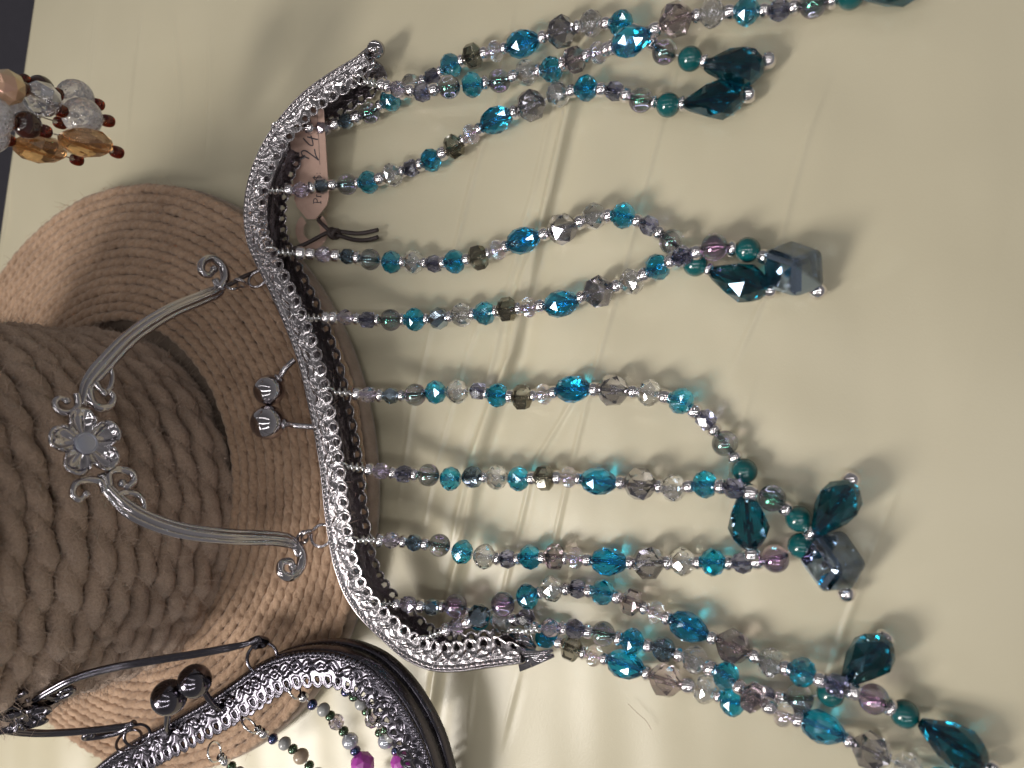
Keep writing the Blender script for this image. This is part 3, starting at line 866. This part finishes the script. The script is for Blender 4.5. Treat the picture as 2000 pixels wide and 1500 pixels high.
mb = MB(); torus(mb, W(503, 545, 27), (0.2, 0.5, 1), 3.6, 0.6, 28, 8); mb.build('link_ring', 'silver', chime)
mb = MB()
torus(mb, W(592, 1050, 30), (0.7, -1, 0.5), 4.2, 0.65, 28, 8, 2.0); torus(mb, W(600, 1046, 29.5), (0.7, -1, 0.2), 4.2, 0.65, 28, 8, 2.0)
mb.build('link_ring', 'silver', chime)
mb = MB(); torus(mb, W(628, 1046, 27), (0.2, 0.4, 1), 4.0, 0.6, 28, 8); mb.build('link_ring', 'silver', chime)

# ------------------------------------------------------------------ the eleven strands
def S_(txt):
    out = []
    for q in txt.split(','):
        p = q.split(); out.append((p[0], float(p[1]), float(p[2]), float(p[3]) if len(p) > 3 else 0))
    return out
ST_ = [
 # beads, z0, landing distance px, ring px, label
 (S_('L 778 174 3,G 825 181 5,S 877 170 6,T 922 166 3,S 975 158,C 1028 142,T 1077 136,b 1122 116 1,M 1168 103 3,D 1232 80 8,p 1320 38 5,C 1390 26 2,T 1458 22,G 1522 20,S 1588 8,K 1662 -8,V 1745 -28,s 1812 -40'), 15, 300, (702, 155)),
 (S_('L 632 250,A 676 237,S 722 220,T 763 195,C 805 168,G 846 150,T 881 128,B 923 110,M 967 100,D 1022 85,P 1095 62,C 1155 46,T 1213 46,G 1258 72,S 1298 101,K 1348 115,V 1435 130,s 1500 118'), 19, 200, (545, 250)),
 (S_('L 588 371 2,A 628 363,S 678 360,T 720 356,C 766 342,G 804 328,T 842 313,B 887 287,M 920 262,D 970 234,P 1037 206,C 1090 184,T 1145 172,G 1201 178,S 1252 195,K 1305 205,V 1395 196,s 1461 185'), 22, 220, (510, 372)),
 (S_('L 632 497,A 679 501,S 723 507,T 765 512,C 808 512,G 849 515,T 888 511,B 935 503,M 972 488,D 1023 469,P 1098 447,C 1161 422,T 1217 421,G 1268 441,S 1312 472,K 1358 516,V 1443 549,s 1503 566'), 25, 300, (530, 492)),
 (S_('L 675 620,G 718 625,S 763 625,T 810 624,H 857 622,C 902 615,T 947 612,B 990 605,M 1033 600,D 1097 593,P 1168 570,C 1233 550,T 1285 522 2,G 1332 501 7,Q 1395 483 4,K 1460 488,X 1550 525,s 1597 568'), 26, 330, (580, 622)),
 (S_('L 720 771,A 764 773,S 811 771,T 851 766,C 893 765,G 934 764,T 972 772,B 1020 776,M 1062 770,D 1120 760,P 1197 762,C 1268 767,T 1330 783,G 1379 820,S 1416 866,K 1454 920,V 1461 1015 1,s 1468 1082 5'), 25, 350, (640, 764)),
 (S_('L 745 920,G 789 926,S 837 928,T 880 935,H 923 932,C 970 932,T 1013 935,B 1063 933,M 1111 932,D 1170 940,P 1250 945,C 1315 953,T 1377 946 2,G 1433 954 6,S 1508 973 5,K 1560 1013,X 1627 1097,s 1653 1158'), 25, 350, (664, 908)),
 (S_('L 765 1055,A 809 1060,S 858 1065,T 903 1078,C 946 1087,G 992 1092,T 1035 1088,b 1083 1088,M 1124 1090,D 1190 1097,P 1266 1099,C 1333 1097,T 1392 1098,G 1450 1100,Q 1514 1091,K 1565 1066,V 1630 992 3,s 1662 937 2'), 25, 350, (686, 1054)),
 (S_('L 798 1180,A 844 1186,Q 890 1183,T 936 1208,C 980 1212,G 1027 1207,T 1067 1242,B 1116 1266,M 1160 1280,D 1222 1298,p 1300 1328,C 1376 1346,T 1430 1371,G 1495 1360,S 1562 1364,K 1622 1354,V 1692 1290 1,s 1727 1247 1'), 22, 280, (718, 1178)),
 (S_('L 894 1222 2,H 936 1203 5,Q 982 1180 3,T 1030 1165 2,C 1078 1150,G 1129 1150,T 1177 1157,b 1233 1175,M 1281 1196,D 1345 1225,p 1432 1262,C 1505 1294,T 1567 1313 4,G 1634 1339 8,Q 1706 1365 4,K 1767 1394,V 1862 1452,s 1935 1500'), 18, 330, (822, 1248)),
 (S_('L 1075 1226 5,G 1122 1228 3,S 1178 1238,T 1235 1253,H 1296 1268,C 1357 1288,T 1418 1320 3,b 1470 1362 7,M 1530 1395 4,D 1607 1421,P 1702 1467,C 1772 1500,T 1835 1530'), 15, 260, (1008, 1232)),
]
for (bd, z0, land, rp_) in ST_:
    strand(chime, bd, z0, land, rp_)

# ------------------------------------------------------------------ price tag
tag = thing('price_tag', 'brown kraft card price tag with handwritten price tied on by dark cord', 'price tag', W(608, 320, 4))
def tagp(px, py, lift=0.0):
    z = 12.5 - (py - 205) / 265 * 9.0
    return W(px, py, z + lift)
mb = MB()
def poly_plate(mb, top, th):
    n = len(top); v = top + [p - Vector((0, 0, th)) for p in top]
    mb.add(v, [tuple(range(n)), tuple(reversed(range(n, 2 * n)))] + [(i, n + i, n + (i + 1) % n, (i + 1) % n) for i in range(n)])
outl = [(560, 222), (575, 208), (600, 205), (628, 205), (632, 218), (637, 300), (641, 360), (642, 384), (638, 400), (630, 411), (622, 420), (616, 428), (600, 428), (592, 419), (580, 405), (575, 390), (571, 340), (567, 280)]
poly_plate(mb, [tagp(*p) for p in reversed(outl)], 0.35)
card = mb.build('card', 'card', tag, smooth=False)
mb = MB(); v = []; na = 26
for i in range(na + 1):
    a = math.radians(-62 - (360 - 124) * 0 + (i / na) * (-236 - 0)) if False else math.radians(-50 + 280 * i / na)
    for r, dz in ((19, -0.42), (37, -0.42), (37, -0.1), (19, -0.1)):
        v.append(tagp(609 + r * 0.86 * math.cos(a), 450 + r * 1.0 * math.sin(a), dz))
mb.add(v, grid_faces(na + 1, 4, False, True) + [(0, 1, 2, 3), tuple(na * 4 + k for k in (3, 2, 1, 0))])
mb.build('tag_loop', 'card', tag, smooth=False)
def strokes(mb, lines, x0, y0, sx_, hw):
    """text frame: u runs up the picture, v towards its left"""
    for ln in lines:
        P = [tagp(x0 - v_ * sx_, y0 - u_ * sx_, 0.0) for u_, v_ in ln]
        P = spline(P, 5) if len(P) > 2 else P
        fr2 = frames(P); vv = []
        for i, p in enumerate(P):
            t, s, u = fr2[i]
            for a, b_ in ((-1, 0.03), (1, 0.03), (1, 0.10), (-1, 0.10)): vv.append(p + s * (a * hw) + Vector((0, 0, b_)))
        mb.add(vv, grid_faces(len(P), 4, False, True) + [(0, 1, 2, 3), tuple(4 * (len(P) - 1) + k for k in (3, 2, 1, 0))])
mb = MB()
GL = {'P': [[(0.1, 0), (0.1, 1)], [(-.08, 0), (.3, 0)], [(-.08, 1), (.15, 1)], [(.1, 1), (.45, .98), (.62, .78), (.45, .52), (.1, .5)]],
      'r': [[(.1, 0), (.1, .62)], [(-.03, 0), (.25, 0)], [(.1, .42), (.25, .6), (.42, .6)]],
      'i': [[(.1, 0), (.1, .62)], [(-.03, 0), (.23, 0)], [(.1, .82), (.1, .9)]],
      'c': [[(.5, .5), (.3, .64), (.08, .45), (.08, .18), (.3, 0), (.5, .12)]],
      'e': [[(.08, .36), (.52, .36)], [(.52, .36), (.48, .58), (.28, .65), (.08, .45), (.08, .18), (.3, 0), (.52, .12)]],
      '$': [[(.55, .78), (.35, .98), (.1, .85), (.15, .6), (.5, .4), (.55, .15), (.3, 0), (.05, .18)], [(.32, -.15), (.32, 1.12)]],
      ':': [[(.1, .05), (.1, .14)], [(.1, .48), (.1, .57)]]}
u0 = 0
for ch in 'Price$:':
    strokes(mb, [[(u + u0, v_) for u, v_ in ln] for ln in GL[ch]], 627, 397, 14.5, 0.17)
    u0 += {'P': .80, 'r': .56, 'i': .38, 'c': .68, 'e': .70, '$': .80, ':': .3}[ch]
mb.build('printed_word', 'ink', tag, smooth=False)
mb = MB(); strokes(mb, [[(0, 0), (6.6, 0.32)]], 625, 322, 15, 0.08)
mb.build('printed_rule', 'ink', tag, smooth=False)
mb = MB()
hand = [[(.25, 1.05), (.55, 1.75), (1.0, 1.95), (1.15, 1.5), (.7, .8), (0.05, -.05)], [(.05, -.05), (.6, .28), (1.35, .45)],
        [(2.6, 1.75), (1.9, 1.1), (1.75, .7), (2.0, .62), (2.9, .85)], [(2.75, 1.3), (2.5, .4), (2.45, .05)], [(3.05, .1), (3.14, .16)],
        [(4.4, 2.2), (3.9, 2.05), (3.85, 1.6), (4.3, 1.7), (4.5, 1.35), (4.2, 1.0), (3.8, 1.05)], [(3.7, .75), (4.7, 0.95)]]
strokes(mb, hand, 622, 314, 17, 0.26)
mb.build('handwritten_price', 'ink', tag, smooth=False)
mb = MB()
tube(mb, spline([W(442, 560, 33), W(475, 541, 30), W(505, 528, 23), W(530, 512, 18), W(560, 492, 15), W(600, 475, 10), W(638, 455, 6.5), W(660, 452, 4.5), W(700, 456, 2.5), W(738, 449, 2.2)], 6), 0.85, 8)
tube(mb, spline([W(645, 462, 7), W(660, 460, 4.5), W(690, 468, 2.6), W(715, 469, 2.2), W(738, 463, 2.0)], 6), 0.85, 8)
torus(mb, W(650, 456, 6), (1, 0.25, 0.3), 1.7, 1.0, 16, 8); torus(mb, W(656, 457, 5.6), (0.8, -0.5, 0.3), 1.5, 1.0, 16, 8)
tube(mb, spline([W(645, 452, 7), W(632, 440, 7.8), W(622, 430, 5.5), W(628, 425, 3.2)], 6), 0.8, 8)
mb.build('cord', 'cord', tag)

# ------------------------------------------------------------------ gunmetal chime at the lower left
DK = [(60, 1700, 14), (90, 1620, 20), (140, 1550, 25), (200, 1490, 29), (260, 1450, 31), (330, 1412, 32), (400, 1372, 33), (455, 1335, 33), (505, 1300, 33), (555, 1280, 33), (610, 1272, 32), (665, 1278, 31), (718, 1302, 30), (765, 1345, 28), (800, 1395, 26), (830, 1455, 24), (850, 1520, 21), (865, 1600, 17), (880, 1690, 13)]
dark = thing('beaded_chime', 'gunmetal purse-frame chime with small dark and magenta beads lying on the hat brim', 'wind chime', W(560, 1400, 16))
DK = DK[::-1]
DK = DK[::-1]
dp = clasp_frame(dark, DK, 'gunband', 12.5, 13.0, 23, 0.05, -1)
dA, dB, dC = W(490, 1254, 38), W(262, 1416, 38), W(30, 1392, 84)
darm1 = ([(492, 1253), (470, 1260), (400, 1274), (300, 1290), (220, 1304), (150, 1323), (100, 1348), (72, 1365), (55, 1378)], 1)
darm2 = ([(262, 1412), (230, 1420), (160, 1428), (90, 1432), (40, 1430), (12, 1424), (-8, 1410), (-4, 1395)], 1)
dsc = [([(85, 1358), (105, 1362), (128, 1358), (143, 1348), (138, 1344), (122, 1349), (118, 1354)], 0.9, 0.6),
       ([(60, 1375), (80, 1378), (100, 1372), (112, 1366)], 1.0, 0.6),
       ([(50, 1350), (35, 1358), (25, 1366), (40, 1372), (55, 1366)], 0.9, 0.6),
       ([(262, 1412), (235, 1428), (205, 1436), (180, 1440), (165, 1441), (168, 1435), (180, 1434)], 1.0, 0.7),
       ([(490, 1254), (505, 1248), (520, 1252), (512, 1260), (500, 1260)], 1.0, 0.8)]
make_handle(dark, 'gun', dA, dB, dC, darm1, darm2, dsc, (28, 1392), 12.0, 1.35)
for (c, nr, R_) in ((W(512, 1284, 35), (1, 0.3, 0.9), 5.2), (W(268, 1436, 36), (1, -0.2, 0.8), 4.6), (W(252, 1446, 34), (0.2, 1, 0.6), 4.8)):
    mb = MB(); torus(mb, c, nr, R_, 0.6, 28, 8); mb.build('link_ring', 'gun', dark)
knob(dark, 'gun', W(330, 1362, 48), 6.4, W(330, 1433, 33))
knob(dark, 'gun', W(380, 1330, 46), 6.0, W(432, 1385, 34))
DST = [
 (S_('9 592 1361,2 610 1376,4 632 1386,3 645 1398,5 657 1410,3 671 1428,6 684 1447,2 694 1466,7 708 1492,3 722 1520'), 30, 330, (575, 1346)),
 (S_('9 515 1432,2 533 1443,4 556 1452,3 572 1463,8 588 1477,3 604 1495,6 620 1515'), 31, 330, (487, 1416)),
 (S_('9 440 1486,3 452 1497,4 466 1510'), 31, 300, (419, 1468)),
 (S_('9 660 1335,2 676 1350,3 691 1360,4 706 1374,3 716 1388,5 728 1406,3 742 1430,6 754 1446,2 774 1466,7 786 1490,3 796 1515'), 27, 300, (645, 1322)),
 (S_('9 742 1412,3 752 1424,4 764 1436'), 25, 260, (728, 1393)),
]
for bd, z0, land, rp_ in DST:
    strand(dark, bd, z0, land, rp_, seedfill=False, ringr=3.6)

# ------------------------------------------------------------------ amber bead dangle hanging over the far side of the table
lib('f', [round_bead('crackle_bead', 12.6, 12.6, 'crackle', 28)], 12.6, 12.6, 'crackle_bead')
lib('n', [round_bead('brown_round', 8.6, 8.6, 'brown', 24)], 8.6, 8.6, 'dark_brown_bead')
lib('u', [seed_mesh('amber_seed', 4.0, 4.4, 'brownseed', 'brownseed')], 4.0, 4.4, 'amber_seed_bead')
lib('o', [hull_bead('peach_pearl', ball_rings(10.5, 11, 9), 'pearl', 10.5)], 10.5, 11, 'peach_pearl_bead')
lib('c', [hull_bead('clear_round', rings([(-5.4, 2.2, 0), (-3.4, 4.6, .5), (0, 5.8, 0), (3.4, 4.6, .5), (5.4, 2.2, 0)], 9), 'clear', 10.8)], 10.8, 11.6, 'clear_cut_bead')
flat = [(x * 1.05, y * 1.15, z * 0.6) for x, y, z in rings([(-8.8, 1.4, 0), (-6.5, 4.2, .5), (-2.5, 6.2, 0), (2.5, 6.2, .5), (6.5, 4.2, 0), (8.8, 1.4, .5)], 10)]
lib('a', [hull_bead('amber_oval', flat, 'amber', 17.5)], 17.6, 12.4, 'amber_oval_bead')
amber = thing('bead_dangle', 'bundle of amber, dark brown and frosted white beads hanging above the far table edge', 'bead dangle', W(150, 240, 62))
def dangle(items, zb):
    """items from the bottom bead up; hung straight, so heights follow from the picture"""
    c0, x, y = items[0]; p0 = W(x, y, zb); pts = [(c0, p0)]
    for code, px, py in items[1:]:
        lo, hi = zb, 200
        for _ in range(40):
            md = (lo + hi) / 2
            dep = -p0.x * ST - (md - CAMH) * CT; u = p0.x * CT - (md - CAMH) * ST
            if 1000 + FPX * u / dep > px: lo = md
            else: hi = md
        pts.append((code, W(px, py, lo)))
    top = pts[-1][1] + Vector((0, 0, 70))
    mb = MB(); tube(mb, [p for _, p in pts] + [top], 0.25, 6)
    th = mb.build('strand', 'wire', amber, origin=pts[0][1])
    for i, (code, p) in enumerate(pts):
        a = pts[i - 1][1] if i else p - (pts[1][1] - p); c = pts[i + 1][1] if i < len(pts) - 1 else top
        roll = 1.9 if code == 'a' else None
        place_bead(code, p, c - a, th, roll)
    return th
dangle([('u', 210, 236), ('f', 161, 228), ('u', 118, 216), ('c', 82, 194), ('u', 45, 174), ('o', 12, 170), ('u', -20, 165)], 66)
dangle([('u', 191, 204), ('f', 147, 190), ('u', 112, 184), ('n', 79, 172), ('u', 46, 158), ('f', 8, 205), ('u', -30, 190)], 56)
dangle([('u', 228, 297), ('a', 168, 279), ('u', 86, 256), ('n', 53, 244), ('u', 21, 238), ('f', -18, 228), ('u', -55, 220)], 62)
dangle([('u', 118, 240), ('f', 40, 216), ('u', 2, 210), ('n', -22, 200)], 70)
dangle([('u', 150, 312), ('a', 78, 291), ('u', 15, 273), ('f', -22, 262)], 58)

# stray hair on the cloth
hair = MB(); tube(hair, spline([W(1227, 1375, 0.9), W(1245, 1393, 1.0), W(1262, 1408, 0.9), W(1272, 1425, 0.8)], 8), 0.09, 5)
h_ = hair.build('loose_fibre', 'fuzz'); h_['label'] = 'thin curved brown fibre lying on the bare cloth'; h_['category'] = 'fibre'
